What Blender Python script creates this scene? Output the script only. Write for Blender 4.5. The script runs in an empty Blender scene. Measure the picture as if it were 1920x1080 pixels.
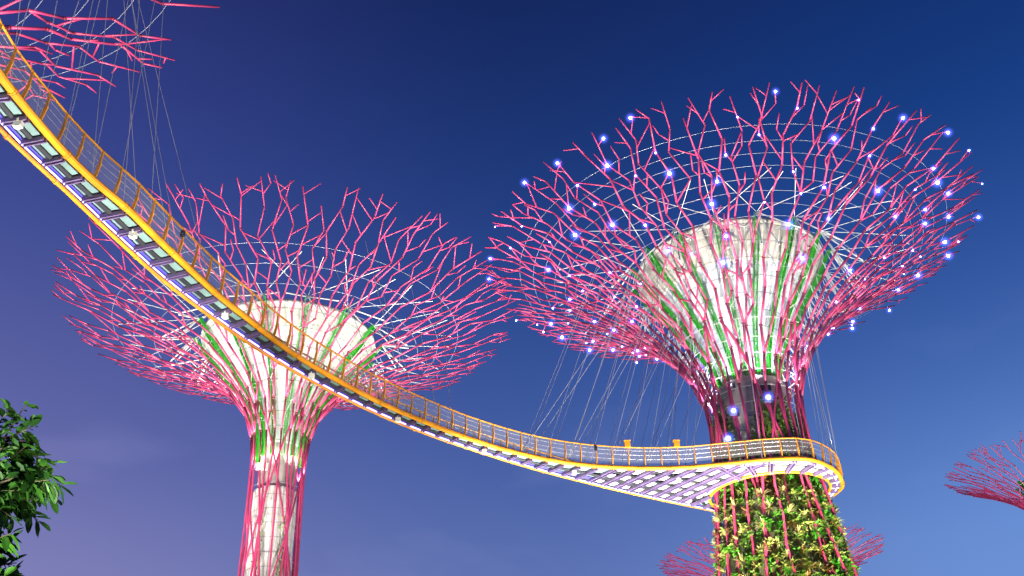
import bpy, math, random
import numpy as np
from mathutils import Vector, Matrix
R = math.radians
PI = math.pi
sc = bpy.context.scene
COL = sc.collection
rnd = random.Random(11)

# ------------------------------------------------------------------ camera
cd = bpy.data.cameras.new('camera')
cam = bpy.data.objects.new('camera', cd)
COL.objects.link(cam)
cd.sensor_width = 36.0
cd.lens = 1849.2 / 1920 * 36.0
cd.clip_end = 5000
_p, _r = R(31.843), R(-2.557)
fw = Vector((0, math.cos(_p), math.sin(_p)))
rt0 = Vector((1, 0, 0)); up0 = rt0.cross(fw)
rt = rt0 * math.cos(_r) + up0 * math.sin(_r)
up = up0 * math.cos(_r) - rt0 * math.sin(_r)
cm = Matrix((rt, up, -fw)).transposed().to_4x4()
cm.translation = Vector((0, 0, 1.6))
cam.matrix_world = cm
sc.camera = cam

# ------------------------------------------------------------------ sky (blue hour, city glow low on the left)
sc.view_settings.view_transform = 'Standard'
sc.view_settings.look = 'None'
sc.view_settings.exposure = 0
sc.view_settings.gamma = 1
sc.render.engine = 'CYCLES'
sc.cycles.use_denoising = True
sc.cycles.max_bounces = 5
sc.cycles.diffuse_bounces = 2
sc.cycles.transparent_max_bounces = 24
sc.cycles.sample_clamp_indirect = 4
sc.cycles.volume_step_rate = 1.0


def lin(r, g, b):
    f = lambda c: (c / 255 / 12.92) if c / 255 <= .04045 else ((c / 255 + .055) / 1.055) ** 2.4
    return (f(r), f(g), f(b), 1)


w = bpy.data.worlds.new("World")
sc.world = w
w.use_nodes = True
nt = w.node_tree
nt.nodes.clear()
N = nt.nodes.new
out = N('ShaderNodeOutputWorld'); bg = N('ShaderNodeBackground')
tc = N('ShaderNodeTexCoord'); sep = N('ShaderNodeSeparateXYZ')
nt.links.new(tc.outputs['Generated'], sep.inputs[0])


def ramp(tree, stops):
    n = tree.nodes.new('ShaderNodeValToRGB')
    e = n.color_ramp.elements
    while len(e) < len(stops): e.new(0.5)
    for k, (p, c) in enumerate(stops):
        e[k].position = p; e[k].color = c
    if len(stops) > 4: n.color_ramp.interpolation = 'B_SPLINE'
    return n


ra = ramp(nt, [(0.0, lin(146, 140, 190)), (.27, lin(128, 128, 184)), (.36, lin(102, 106, 170)), (.52, lin(66, 80, 150)), (.64, lin(52, 64, 136)), (.76, lin(36, 46, 106)), (1, lin(14, 22, 70))])
rm_ = ramp(nt, [(0.0, lin(120, 130, 195)), (.27, lin(90, 113, 176)), (.42, lin(58, 88, 160)), (.58, lin(32, 62, 130)), (.74, lin(20, 38, 94)), (1, lin(10, 18, 60))])
rb = ramp(nt, [(0.0, lin(130, 165, 228)), (.27, lin(104, 144, 214)), (.40, lin(66, 102, 176)), (.54, lin(30, 70, 144)), (.66, lin(18, 52, 118)), (.76, lin(20, 40, 98)), (1, lin(10, 18, 60))])
az = N('ShaderNodeMath'); az.operation = 'ARCTAN2'
nt.links.new(sep.outputs['X'], az.inputs[0]); nt.links.new(sep.outputs['Y'], az.inputs[1])
prev = ra
for r_, lo_az, hi_az in ((rm_, -.60, .06), (rb, -.04, .52)):
    mr = N('ShaderNodeMapRange'); mr.interpolation_type = 'SMOOTHSTEP'
    mr.inputs['From Min'].default_value = lo_az; mr.inputs['From Max'].default_value = hi_az
    nt.links.new(az.outputs[0], mr.inputs['Value'])
    mix = N('ShaderNodeMixRGB')
    nt.links.new(mr.outputs[0], mix.inputs[0]); nt.links.new(prev.outputs[0], mix.inputs[1]); nt.links.new(r_.outputs[0], mix.inputs[2])
    prev = mix
for r_ in (ra, rm_, rb): nt.links.new(sep.outputs['Z'], r_.inputs[0])
# thin high cloud
mp = N('ShaderNodeMapping'); mp.inputs['Scale'].default_value = (2.2, 2.2, 6.5)
nt.links.new(tc.outputs['Generated'], mp.inputs[0])
no = N('ShaderNodeTexNoise'); no.inputs['Scale'].default_value = 1.6; no.inputs['Detail'].default_value = 5; no.inputs['Roughness'].default_value = .5
nt.links.new(mp.outputs[0], no.inputs['Vector'])
cr = ramp(nt, [(.56, (0, 0, 0, 1)), (.84, (1, 1, 1, 1))])
nt.links.new(no.outputs[0], cr.inputs[0])
cl = N('ShaderNodeMixRGB'); cl.blend_type = 'ADD'; cl.inputs[2].default_value = (.06, .055, .07, 1)
lo_ = N('ShaderNodeMapRange'); lo_.inputs['From Min'].default_value = .36; lo_.inputs['From Max'].default_value = .52
lo_.inputs['To Min'].default_value = 1; lo_.inputs['To Max'].default_value = 0
nt.links.new(sep.outputs['Z'], lo_.inputs['Value'])
lm = N('ShaderNodeMath'); lm.operation = 'MULTIPLY'
nt.links.new(cr.outputs[0], lm.inputs[0]); nt.links.new(lo_.outputs[0], lm.inputs[1])
nt.links.new(lm.outputs[0], cl.inputs[0]); nt.links.new(mix.outputs[0], cl.inputs[1])
# a few stars
vo = N('ShaderNodeTexVoronoi'); vo.inputs['Scale'].default_value = 16
nt.links.new(tc.outputs['Generated'], vo.inputs['Vector'])
lt = N('ShaderNodeMapRange'); lt.inputs['From Min'].default_value = .011; lt.inputs['From Max'].default_value = .019
lt.inputs['To Min'].default_value = .16; lt.inputs['To Max'].default_value = 0
nt.links.new(vo.outputs['Distance'], lt.inputs['Value'])
sa = N('ShaderNodeMixRGB'); sa.blend_type = 'ADD'; sa.inputs[0].default_value = 1
nt.links.new(cl.outputs[0], sa.inputs[1]); nt.links.new(lt.outputs[0], sa.inputs[2])
# the last trace of dusk
sky = N('ShaderNodeTexSky'); sky.sky_type = 'NISHITA'; sky.sun_disc = False
sky.sun_elevation = R(-4); sky.sun_rotation = R(-70)
sk = N('ShaderNodeMixRGB'); sk.blend_type = 'ADD'; sk.inputs[0].default_value = .02
nt.links.new(sa.outputs[0], sk.inputs[1]); nt.links.new(sky.outputs[0], sk.inputs[2])
nt.links.new(sk.outputs[0], bg.inputs[0])
bg.inputs[1].default_value = 1.0
nt.links.new(bg.outputs[0], out.inputs[0])


# ------------------------------------------------------------------ lamps
def spot(loc, target, power, color=(1, 1, 1), angle=70, blend=.6, size=.25):
    l = bpy.data.lights.new('flood_and_fill_spot', 'SPOT')  # one name for real floodlights and added fill spots
    l.energy = power; l.color = color; l.spot_size = R(angle); l.spot_blend = blend; l.shadow_soft_size = size
    o = bpy.data.objects.new('flood_and_fill_spot', l); COL.objects.link(o)
    o.location = loc
    o.rotation_euler = (Vector(target) - Vector(loc)).to_track_quat('-Z', 'Y').to_euler()
    return o


# ------------------------------------------------------------------ materials
def mat(name, col, rough=.5, metal=0., var=0., scale=3., emit=None, es=0., bump=0., spec=.5, coat=0.):
    m = bpy.data.materials.new(name); m.use_nodes = True
    t = m.node_tree; b = t.nodes['Principled BSDF']
    b.inputs['Base Color'].default_value = (*col, 1); b.inputs['Roughness'].default_value = rough
    b.inputs['Metallic'].default_value = metal
    b.inputs['Specular IOR Level'].default_value = spec
    b.inputs['Coat Weight'].default_value = coat
    if var or bump:
        c = t.nodes.new('ShaderNodeTexCoord'); n = t.nodes.new('ShaderNodeTexNoise')
        n.inputs['Scale'].default_value = scale; n.inputs['Detail'].default_value = 5
        t.links.new(c.outputs['Object'], n.inputs['Vector'])
        if var:
            r = ramp(t, [(.3, (*[x * (1 - var) for x in col], 1)), (.7, (*[min(1, x * (1 + var * .6)) for x in col], 1))])
            t.links.new(n.outputs[0], r.inputs[0]); t.links.new(r.outputs[0], b.inputs['Base Color'])
        if bump:
            bn = t.nodes.new('ShaderNodeBump'); bn.inputs['Strength'].default_value = bump; bn.inputs['Distance'].default_value = .05
            t.links.new(n.outputs[0], bn.inputs['Height']); t.links.new(bn.outputs[0], b.inputs['Normal'])
    if emit:
        b.inputs['Emission Color'].default_value = (*emit, 1); b.inputs['Emission Strength'].default_value = es
    return m


M = {}
M['pink'] = mat('pink_painted_steel', (.49, .045, .135), .38, 0, .22, 1.3)
M['pinkdark'] = mat('dark_red_flange', (.16, .012, .035), .5)
M['white'] = mat('white_painted_steel', (.72, .76, .68), .45)
M['wire'] = mat('steel_wire', (.40, .42, .45), .35, .3)
M['green'] = mat('green_light_tinted_steel', (.03, .40, .02), .4, 0, .3, 2.5)  # green of the coloured rib lights put into the base colour
M['yellow'] = mat('yellow_painted_steel', (.66, .27, .010), .38, 0, .34, .9)
M['purple'] = mat('violet_grey_steel', (.13, .09, .20), .5, 0, .2, 2.)
M['palepanel'] = mat('pale_grey_panel', (.55, .58, .52), .5, 0, .15, 1.2)
M['trough'] = mat('led_blue_tinted_trough', (.05, .05, .24), .45)  # blue light of the LED strip put into the plate's colour
M['dark'] = mat('dark_conduit', (.015, .018, .024), .6)
M['panel'] = mat('pale_deck_panel', (.15, .25, .23), .5, 0, .22, 1.2)
M['concrete'] = mat('raw_concrete', (.42, .40, .35), .8, 0, .3, 1.2, bump=.3)
M['deck'] = mat('dark_deck_grating', (.03, .03, .04), .7)
M['grey'] = mat('grey_steel_box', (.25, .26, .28), .6)
M['led'] = mat('led_strip_light', (.2, .2, .4), .4, emit=(.34, .26, 1.0), es=6)
M['bulb'] = mat('led_bulb', (.3, .3, .6), .3, emit=(.30, .38, 1.0), es=60)
M['bark'] = mat('tree_bark', (.10, .075, .05), .9, 0, .3, 6, bump=.5)
M['soil'] = mat('dark_planting_panel', (.10, .10, .05), .9, 0, .5, 2.5, bump=.6)


def cone_mat(name, base, stain, sc_=1.):
    """concrete / membrane with panel seams and vertical streaks, in object space"""
    m = bpy.data.materials.new(name); m.use_nodes = True
    t = m.node_tree; b = t.nodes['Principled BSDF']; b.inputs['Roughness'].default_value = .75
    c = t.nodes.new('ShaderNodeTexCoord'); mp_ = t.nodes.new('ShaderNodeMapping')
    mp_.inputs['Scale'].default_value = (1.6 * sc_, 1.6 * sc_, .28 * sc_)
    n = t.nodes.new('ShaderNodeTexNoise'); n.inputs['Scale'].default_value = 1.5; n.inputs['Detail'].default_value = 7; n.inputs['Roughness'].default_value = .65
    t.links.new(c.outputs['Object'], mp_.inputs[0]); t.links.new(mp_.outputs[0], n.inputs['Vector'])
    r = ramp(t, [(.36, (*stain, 1)), (.56, (*base, 1))])
    t.links.new(n.outputs[0], r.inputs[0])
    sp = t.nodes.new('ShaderNodeSeparateXYZ'); t.links.new(c.outputs['Object'], sp.inputs[0])
    def band(src, k, wd):     # thin panel joints
        f = t.nodes.new('ShaderNodeMath'); f.operation = 'MULTIPLY'; f.inputs[1].default_value = k; t.links.new(src, f.inputs[0])
        g_ = t.nodes.new('ShaderNodeMath'); g_.operation = 'FRACT'; t.links.new(f.outputs[0], g_.inputs[0])
        h = t.nodes.new('ShaderNodeMath'); h.operation = 'LESS_THAN'; h.inputs[1].default_value = wd; t.links.new(g_.outputs[0], h.inputs[0])
        return h
    an = t.nodes.new('ShaderNodeMath'); an.operation = 'ARCTAN2'; t.links.new(sp.outputs['X'], an.inputs[0]); t.links.new(sp.outputs['Y'], an.inputs[1])
    h1 = band(sp.outputs['Z'], 1.05, .055); h2 = band(an.outputs[0], 32 / (2 * PI), .035)
    mx_ = t.nodes.new('ShaderNodeMath'); mx_.operation = 'MAXIMUM'; t.links.new(h1.outputs[0], mx_.inputs[0]); t.links.new(h2.outputs[0], mx_.inputs[1])
    j = t.nodes.new('ShaderNodeMixRGB'); j.inputs[2].default_value = (*[x * .45 for x in base], 1)
    t.links.new(mx_.outputs[0], j.inputs[0]); t.links.new(r.outputs[0], j.inputs[1]); t.links.new(j.outputs[0], b.inputs['Base Color'])
    return m


M['cone'] = cone_mat('white_funnel_cladding', (.58, .61, .58), (.50, .53, .50))
M['cream'] = cone_mat('stained_cream_concrete', (.60, .58, .47), (.40, .39, .30))
M['palerim'] = cone_mat('pale_greenish_funnel_rim', (.52, .56, .49), (.42, .45, .38))
M['cladding'] = cone_mat('creased_white_cladding', (.68, .68, .62), (.46, .46, .40), 2.2)


def leaf_mat(name, c0, c1, c2=None, scale=1.5, trans=.25):
    m = bpy.data.materials.new(name); m.use_nodes = True
    t = m.node_tree; b = t.nodes['Principled BSDF']; b.inputs['Roughness'].default_value = .5
    c = t.nodes.new('ShaderNodeTexCoord'); n = t.nodes.new('ShaderNodeTexNoise')
    n.inputs['Scale'].default_value = scale; n.inputs['Detail'].default_value = 3
    t.links.new(c.outputs['Object'], n.inputs['Vector'])
    st = [(.35, (*c0, 1)), (.6, (*c1, 1))]
    if c2: st.append((.72, (*c2, 1)))
    r = ramp(t, st)
    t.links.new(n.outputs[0], r.inputs[0]); t.links.new(r.outputs[0], b.inputs['Base Color'])
    tr = t.nodes.new('ShaderNodeBsdfTranslucent'); t.links.new(r.outputs[0], tr.inputs[0])
    mx = t.nodes.new('ShaderNodeMixShader'); mx.inputs[0].default_value = trans
    t.links.new(b.outputs[0], mx.inputs[1]); t.links.new(tr.outputs[0], mx.inputs[2])
    t.links.new(mx.outputs[0], t.nodes['Material Output'].inputs['Surface'])
    return m


M['leaf'] = leaf_mat('glossy_green_leaf', (.012, .05, .008), (.045, .15, .015), (.10, .26, .02), 2.2)
M['ivy'] = leaf_mat('wall_plant_leaf', (.05, .12, .015), (.16, .31, .04), (.32, .42, .06), 1.6)
M['ivy2'] = leaf_mat('pale_wall_plant_leaf', (.15, .26, .03), (.42, .46, .12), (.62, .58, .28), 2.1)
M['ivy3'] = leaf_mat('rusty_wall_plant_leaf', (.07, .05, .012), (.20, .13, .03), (.14, .22, .03), 2.4)
M['brom0'] = leaf_mat('cream_rosette_leaf', (.33, .36, .09), (.56, .54, .22))
M['brom1'] = leaf_mat('vivid_green_rosette_leaf', (.05, .30, .015), (.10, .52, .03))
M['brom2'] = leaf_mat('rust_rosette_leaf', (.22, .09, .02), (.42, .24, .07))


def mesh_mat():
    m = bpy.data.materials.new('fine_wire_mesh'); m.use_nodes = True
    t = m.node_tree; b = t.nodes['Principled BSDF']
    b.inputs['Base Color'].default_value = (.62, .60, .52, 1); b.inputs['Roughness'].default_value = .4
    b.inputs['Alpha'].default_value = .13
    return m


M['mesh'] = mesh_mat()


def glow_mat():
    """the lamp's added glow halo in place of its starburst: an emission volume fading with distance from the bulb"""
    m = bpy.data.materials.new('lamp_glow_halo'); m.use_nodes = True
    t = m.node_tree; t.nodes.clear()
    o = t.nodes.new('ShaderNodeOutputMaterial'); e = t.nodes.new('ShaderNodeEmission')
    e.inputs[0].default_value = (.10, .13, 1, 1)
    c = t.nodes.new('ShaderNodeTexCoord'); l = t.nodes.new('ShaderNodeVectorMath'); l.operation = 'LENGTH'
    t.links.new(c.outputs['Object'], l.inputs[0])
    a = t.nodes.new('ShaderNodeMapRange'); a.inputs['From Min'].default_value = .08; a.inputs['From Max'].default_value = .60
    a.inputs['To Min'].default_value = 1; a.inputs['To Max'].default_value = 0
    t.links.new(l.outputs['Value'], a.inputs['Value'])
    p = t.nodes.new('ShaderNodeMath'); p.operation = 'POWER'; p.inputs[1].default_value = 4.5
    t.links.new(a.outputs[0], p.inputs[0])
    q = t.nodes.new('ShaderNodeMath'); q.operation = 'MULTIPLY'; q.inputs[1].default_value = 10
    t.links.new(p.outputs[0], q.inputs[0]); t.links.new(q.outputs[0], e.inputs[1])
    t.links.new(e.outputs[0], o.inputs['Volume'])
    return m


M['glow'] = glow_mat()  # added glowing sphere in place of the lamp's starburst, not real haze


# ------------------------------------------------------------------ mesh builder
class MB:
    def __init__(s): s.v = []; s.f = []; s.m = []

    def _frame(s, d):
        d = np.asarray(d, float); d = d / (np.linalg.norm(d) + 1e-12)
        a = np.array([0, 0, 1.]) if abs(d[2]) < .9 else np.array([1., 0, 0])
        x = np.cross(d, a); x /= np.linalg.norm(x)
        return d, x, np.cross(d, x)

    def seg(s, p, q, r0, r1=None, n=6, m=0, caps=True):
        r1 = r0 if r1 is None else r1
        p = np.asarray(p, float); q = np.asarray(q, float)
        d, x, y = s._frame(q - p); b = len(s.v)
        for c, r in ((p, r0), (q, r1)):
            for k in range(n):
                a = 2 * PI * k / n
                s.v.append(tuple(c + r * (math.cos(a) * x + math.sin(a) * y)))
        for k in range(n):
            s.f.append((b + k, b + (k + 1) % n, b + n + (k + 1) % n, b + n + k)); s.m.append(m)
        if caps:
            s.f.append(tuple(b + n - 1 - k for k in range(n))); s.m.append(m)
            s.f.append(tuple(b + n + k for k in range(n))); s.m.append(m)

    def poly(s, pts, r, n=6, m=0, closed=False):
        pts = [np.asarray(p, float) for p in pts]; c = len(pts); b = len(s.v)
        rr = r if hasattr(r, '__len__') else [r] * c
        x = None
        for i, p in enumerate(pts):
            if closed: t = pts[(i + 1) % c] - pts[i - 1]
            else: t = pts[min(i + 1, c - 1)] - pts[max(i - 1, 0)]
            t = t / (np.linalg.norm(t) + 1e-12)
            if x is None: _, x, _y = s._frame(t)
            x = x - t * (x @ t); x /= np.linalg.norm(x); y = np.cross(t, x)
            for k in range(n):
                a = 2 * PI * k / n
                s.v.append(tuple(p + rr[i] * (math.cos(a) * x + math.sin(a) * y)))
        for i in range(c if closed else c - 1):
            j = (i + 1) % c
            for k in range(n):
                s.f.append((b + i * n + k, b + i * n + (k + 1) % n, b + j * n + (k + 1) % n, b + j * n + k)); s.m.append(m)
        if not closed:
            s.f.append(tuple(b + n - 1 - k for k in range(n))); s.m.append(m)
            s.f.append(tuple(b + (c - 1) * n + k for k in range(n))); s.m.append(m)

    def box(s, c, X, Y, Z, m=0):
        c, X, Y, Z = (np.asarray(a, float) for a in (c, X, Y, Z)); b = len(s.v)
        for i in (-1, 1):
            for j in (-1, 1):
                for k in (-1, 1): s.v.append(tuple(c + i * X + j * Y + k * Z))
        for f in ((0, 1, 3, 2), (4, 6, 7, 5), (0, 4, 5, 1), (2, 3, 7, 6), (0, 2, 6, 4), (1, 5, 7, 3)):
            s.f.append(tuple(b + q for q in f)); s.m.append(m)

    def beam(s, p, q, w_, h_, upv=(0, 0, 1), m=0):
        p = np.asarray(p, float); q = np.asarray(q, float); d = (q - p) / 2
        u = np.asarray(upv, float); x = np.cross(d, u); x /= (np.linalg.norm(x) + 1e-12); y = np.cross(x, d); y /= (np.linalg.norm(y) + 1e-12)
        s.box((p + q) / 2, d, x * w_ / 2, y * h_ / 2, m)

    def face(s, pts, m=0):
        b = len(s.v); s.v.extend(tuple(map(float, p)) for p in pts); s.f.append(tuple(range(b, b + len(pts)))); s.m.append(m)

    def rev(s, prof, n=64, m=0, a0=0., a1=2 * PI):
        b = len(s.v); full = abs(a1 - a0 - 2 * PI) < 1e-6; k = n if full else n + 1
        for r, z in prof:
            for i in range(k):
                a = a0 + (a1 - a0) * i / n; s.v.append((r * math.cos(a), r * math.sin(a), z))
        for j in range(len(prof) - 1):
            for i in range(n):
                i2 = (i + 1) % k
                s.f.append((b + j * k + i, b + j * k + i2, b + (j + 1) * k + i2, b + (j + 1) * k + i)); s.m.append(m)

    def mesh(s, name, mats, smooth=False):
        me = bpy.data.meshes.new(name); me.from_pydata(s.v, [], s.f)
        for k in mats: me.materials.append(M[k])
        if len(mats) > 1: me.polygons.foreach_set('material_index', s.m)
        if smooth: me.polygons.foreach_set('use_smooth', [True] * len(me.polygons))
        me.update()
        return me

    def build(s, name, mats, parent=None, smooth=False, loc=None):
        if isinstance(mats, str): mats = [mats]
        o = bpy.data.objects.new(name, s.mesh(name, mats, smooth)); COL.objects.link(o)
        if parent is not None: o.parent = parent
        if loc is not None: o.location = loc
        return o


def tag(o, label=None, cat=None, group=None, kind=None):
    if label: o['label'] = label
    if cat: o['category'] = cat
    if group: o['group'] = group
    if kind: o['kind'] = kind
    return o


def empty(name, loc):
    o = bpy.data.objects.new(name, None); COL.objects.link(o); o.location = loc; o.empty_display_size = .5
    return o


def catmull(P, n=12):
    P = [np.asarray(p, float) for p in P]
    Q = [2 * P[0] - P[1]] + P + [2 * P[-1] - P[-2]]; o = []
    for i in range(1, len(Q) - 2):
        a, b, c, d = Q[i - 1:i + 3]
        for k in range(n):
            t = k / n
            o.append(.5 * (2 * b + (c - a) * t + (2 * a - 5 * b + 4 * c - d) * t * t + (3 * b - a - 3 * c + d) * t ** 3))
    o.append(P[-1])
    return np.array(o)


# ------------------------------------------------------------------ ground
g = MB(); g.face([(-1500, -1500, 0), (1500, -1500, 0), (1500, 1500, 0), (-1500, 1500, 0)])
M['lawn'] = mat('night_lawn', (.035, .06, .02), .95, 0, .4, .15)
tag(g.build('ground', 'lawn'), kind='structure')


# ------------------------------------------------------------------ the steel tree towers
class Tower:
    """skin = surface of revolution that carries the pink tubes, measured by arc length s from the ground"""
    def __init__(s, loc, prof, waist_z):
        P = catmull(prof, 14)
        d = np.r_[0, np.cumsum(np.linalg.norm(np.diff(P, axis=0), axis=1))]
        s.S, s.rr, s.zz = d, P[:, 0], P[:, 1]
        s.L = d[-1]; s.loc = np.array(loc, float)
        s.sw = float(np.interp(waist_z, s.zz, d))

    def r(s, t):
        if t > s.L: return s.rr[-1] + (t - s.L) * s.slope[0]
        return float(np.interp(t, s.S, s.rr))

    @property
    def slope(s):
        d = np.array([s.rr[-1] - s.rr[-5], s.zz[-1] - s.zz[-5]]); return d / np.linalg.norm(d)

    def pt(s, t, a, off=0.):
        r = s.r(t) + off
        z = float(np.interp(t, s.S, s.zz)) if t <= s.L else s.zz[-1] + (t - s.L) * s.slope[1]
        return np.array([r * math.cos(a), r * math.sin(a), z])

    def s_at_r(s, r):
        k = s.S > s.sw
        return float(np.interp(r, s.rr[k], s.S[k]))


lamp_mesh = None


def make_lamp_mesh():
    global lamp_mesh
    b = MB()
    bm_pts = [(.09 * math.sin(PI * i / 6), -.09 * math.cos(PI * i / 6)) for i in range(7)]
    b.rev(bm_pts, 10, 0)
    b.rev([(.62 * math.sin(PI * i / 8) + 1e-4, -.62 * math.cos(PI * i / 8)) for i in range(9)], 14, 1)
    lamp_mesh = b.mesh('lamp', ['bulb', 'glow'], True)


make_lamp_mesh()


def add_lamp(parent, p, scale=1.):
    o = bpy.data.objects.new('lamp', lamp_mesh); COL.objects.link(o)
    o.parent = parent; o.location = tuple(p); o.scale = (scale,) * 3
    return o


def branches(T, root, n, seed, thick=1., lamps=0, dens=1., trunk=True, n_tube=6, trunk_thick=1., lean_k=1., late=0, inset=0.):
    """n main tubes climb the trunk; in the canopy each throws a second line, then thirds on both sides, until four
    times as many lines reach the rim; slanting links tie neighbouring lines into an open net"""
    rd = random.Random(seed)
    gap = 2 * PI / n
    L = T.L - T.sw
    Rm = T.rr[-1]
    cand = []

    def tube_r(t):
        if t <= T.sw: return thick * trunk_thick * .145
        f = min(1, (t - T.sw) / L)
        k = thick * (.118 * (1 - f) + .056 * f)
        return k * (trunk_thick + (1 - trunk_thick) * min(1, f * 4))

    builders = [MB() for _ in range(n)]
    base = [i * gap + rd.uniform(-.07, .07) * gap for i in range(n)]

    def tube(i, run, w_, collars=True):
        b = builders[i]
        pts = [T.pt(*q) for q in run]
        low = [k for k in range(len(run)) if run[k][0] <= T.sw + 3.0]
        if len(low) > 1: b.poly([pts[k] for k in low], [tube_r(run[k][0]) * w_ for k in low], n_tube)
        for k in range(max(0, len(low) - 1), len(pts) - 1):
            e_ = (pts[k + 1] - pts[k]); e_ = e_ / np.linalg.norm(e_) * tube_r(run[k][0]) * w_ * .5
            b.seg(pts[k] - e_, pts[k + 1] + e_, tube_r(run[k][0]) * w_, tube_r(run[k + 1][0]) * w_, n_tube)
        for k in range(len(pts) - 1):
            s_ = run[k][0]
            if s_ < T.sw + 1.5: continue
            d = pts[k + 1] - pts[k]; ln = np.linalg.norm(d); d /= ln; t_ = tube_r(s_) * w_
            if collars and rd.random() < .6: b.seg(pts[k] - d * .03, pts[k] + d * .06, t_ * 1.5, None, n_tube, 1)
            if s_ > T.sw + L * .34: cand.append((i, pts[k + 1], run[k + 1][0]))

    def line(start, ang, s_from, s_end, step, ph):
        run = list(start); s_ = s_from
        while s_ < s_end - .8:
            ph = -ph
            g4 = T.r(s_) * gap / 4
            run.append((s_, ang + ph * min(.48, rd.uniform(.12, .44) * g4) / T.r(s_)))
            s_ += step * rd.uniform(.8, 1.2)
        run.append((s_end, ang + rd.uniform(-.3, .3) * gap / 4))
        return run

    def s_rand(lo, hi): return T.s_at_r(Rm * rd.uniform(lo, hi))

    def end():
        return T.L + (rd.uniform(-.4, .35) if rd.random() < .86 else rd.uniform(-3.2, -.6))

    slots = {}
    for i in range(n):
        a = base[i]
        start = [(T.sw, a)]
        if trunk:
            lean = (1.0 if i % 4 == 0 else -.85 if i % 4 == 2 else .10) * lean_k + rd.uniform(-.12, .12)
            start = [(T.sw * f / 14, a + lean * (1 - f / 14), -(inset if i % 5 in (1, 2, 4) else 0.) * min(1, max(0, (12.2 - f) / 1.2))) for f in range(15)]
        main = line(start, a, T.sw + 1.6, T.L + rd.uniform(-.3, .4), 2.1, 1 if i % 2 else -1)
        tube(i, main, 1.); slots[4 * i] = main
        k0 = min(len(main) - 4, len(start) + late + rd.choice((0, 0, 1, 1, 2)))
        s0, a0 = main[k0][:2]
        nxt = base[(i + 1) % n] + (2 * PI if i == n - 1 else 0)
        half = (a + nxt) / 2 + rd.uniform(-.05, .05) * gap
        sec = line([(s0, a0)], half, s0 + max(1.2, (half - a0) * T.r(s0) * 1.5), end(), 2.0, 1 if i % 2 else -1)
        tube(i, sec, .90); slots[4 * i + 2] = sec
        for src, off, key in ((main, .25, 4 * i + 1), (sec, .24, 4 * i + 3)):
            if rd.random() > .93 * dens: continue
            if rd.random() < .4 and key % 4 == 1: src, off = sec, -.25      # from the other neighbour
            opts = [k for k in range(1, len(src) - 2) if Rm * .30 < T.r(src[k][0]) < Rm * .66]
            if not opts: continue
            s1, a1 = src[rd.choice(opts)][:2]
            tgt = a + gap * (.25 if key % 4 == 1 else .75) + rd.uniform(-.04, .04) * gap
            third = line([(s1, a1)], tgt, s1 + max(.8, abs(tgt - a1) * T.r(s1) * 1.4), end(), 1.8, -1 if i % 2 else 1)
            tube(i, third, .80); slots[key] = third
    # slanting links between neighbouring lines
    keys = sorted(slots)

    def at(run, s_):
        return float(np.interp(s_, [q[0] for q in run], [q[1] for q in run]))

    for q, j in enumerate(keys):
        j2 = keys[(q + 1) % len(keys)]; wrap = 2 * PI if q == len(keys) - 1 else 0
        A, B = slots[j], slots[j2]
        lo = max(A[0][0] if A[0][0] > T.sw else T.sw + 3, B[0][0] if B[0][0] > T.sw else T.sw + 3) + .8
        hi = min(A[-1][0], B[-1][0])
        s_ = lo + rd.uniform(0, 1.6) + (q % 2) * 1.0
        while s_ < hi - .5:
            g = (at(B, s_) + wrap - at(A, s_)) * T.r(s_)
            if g > .35 and rd.random() < .84 * dens:
                up = rd.random() < .5
                P, Q, w0, w1 = (A, B, 0, wrap) if up else (B, A, wrap, 0)
                if rd.random() < .42 and T.r(s_) > Rm * .45:
                    # free twig: half way across, then straight on
                    sg = 1 if up else -1
                    h = min(g * .5, .8); s1 = s_ + h * rd.uniform(1.1, 1.7); a0 = at(P, s_) + w0; a1 = a0 + sg * h / T.r(s1)
                    run = [(s_, a0), (min(s1, T.L + .4), a1)]
                    if rd.random() < .7: run.append((min(s1 + rd.uniform(.6, 1.3), T.L + .5), a1 + sg * rd.uniform(-.15, .1) / T.r(s1)))
                    tube((j if up else j2) // 4, run, .72, False)
                else:
                    s1 = s_ + min(g, 2.2) * rd.uniform(.7, 1.5)
                    if s1 < (Q[-1][0]) and g < 2.6:
                        a0, a1 = at(P, s_) + w0, at(Q, s1) + w1
                        tube((j if up else j2) // 4, [(s_, a0), (s1, a1)], .72, False)
            s_ += rd.uniform(1.2, 2.3)
    # short closing twigs at the rim
    for j in keys:
        run = slots[j]
        if run[-1][0] > T.L - .5 and rd.random() < .9 * dens:
            s0 = run[-1][0] - rd.uniform(.5, 1.3); sg = rd.choice((-1, 1)); a0 = at(run, s0)
            tube(j // 4, [(s0, a0), (s0 + rd.uniform(.3, .9), a0 + sg * rd.uniform(.5, 1.0) / Rm)], .72, False)
    objs = [b.build('branch', ['pink', 'pinkdark'], root, n_tube > 5) for b in builders]
    if lamps:
        cs = cand[:]
        rd.shuffle(cs); got = []
        for i, p, s_ in cs:
            if len(got) >= lamps: break
            if all(np.linalg.norm(p - q) > 1.5 for q in got):
                got.append(p)
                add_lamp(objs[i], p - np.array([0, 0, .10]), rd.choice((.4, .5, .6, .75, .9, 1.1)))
    return objs


def braces(T, root, cnt, z0, z1, turn, rad, seed):
    """thin tubes that wind diagonally round the trunk, in both directions"""
    rd = random.Random(seed)
    for k in range(cnt):
        sg = 1 if k % 2 else -1; a = 2 * PI * k / cnt + rd.uniform(-.2, .2)
        s0, s1 = (float(np.interp(z, T.zz, T.S)) for z in (z0, z1))
        b = MB(); b.poly([T.pt(s0 + (s1 - s0) * f / 20, a + sg * turn * f / 20, -.04) for f in range(21)], rad, 6)
        b.build('brace', 'pink', root, True)


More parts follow.
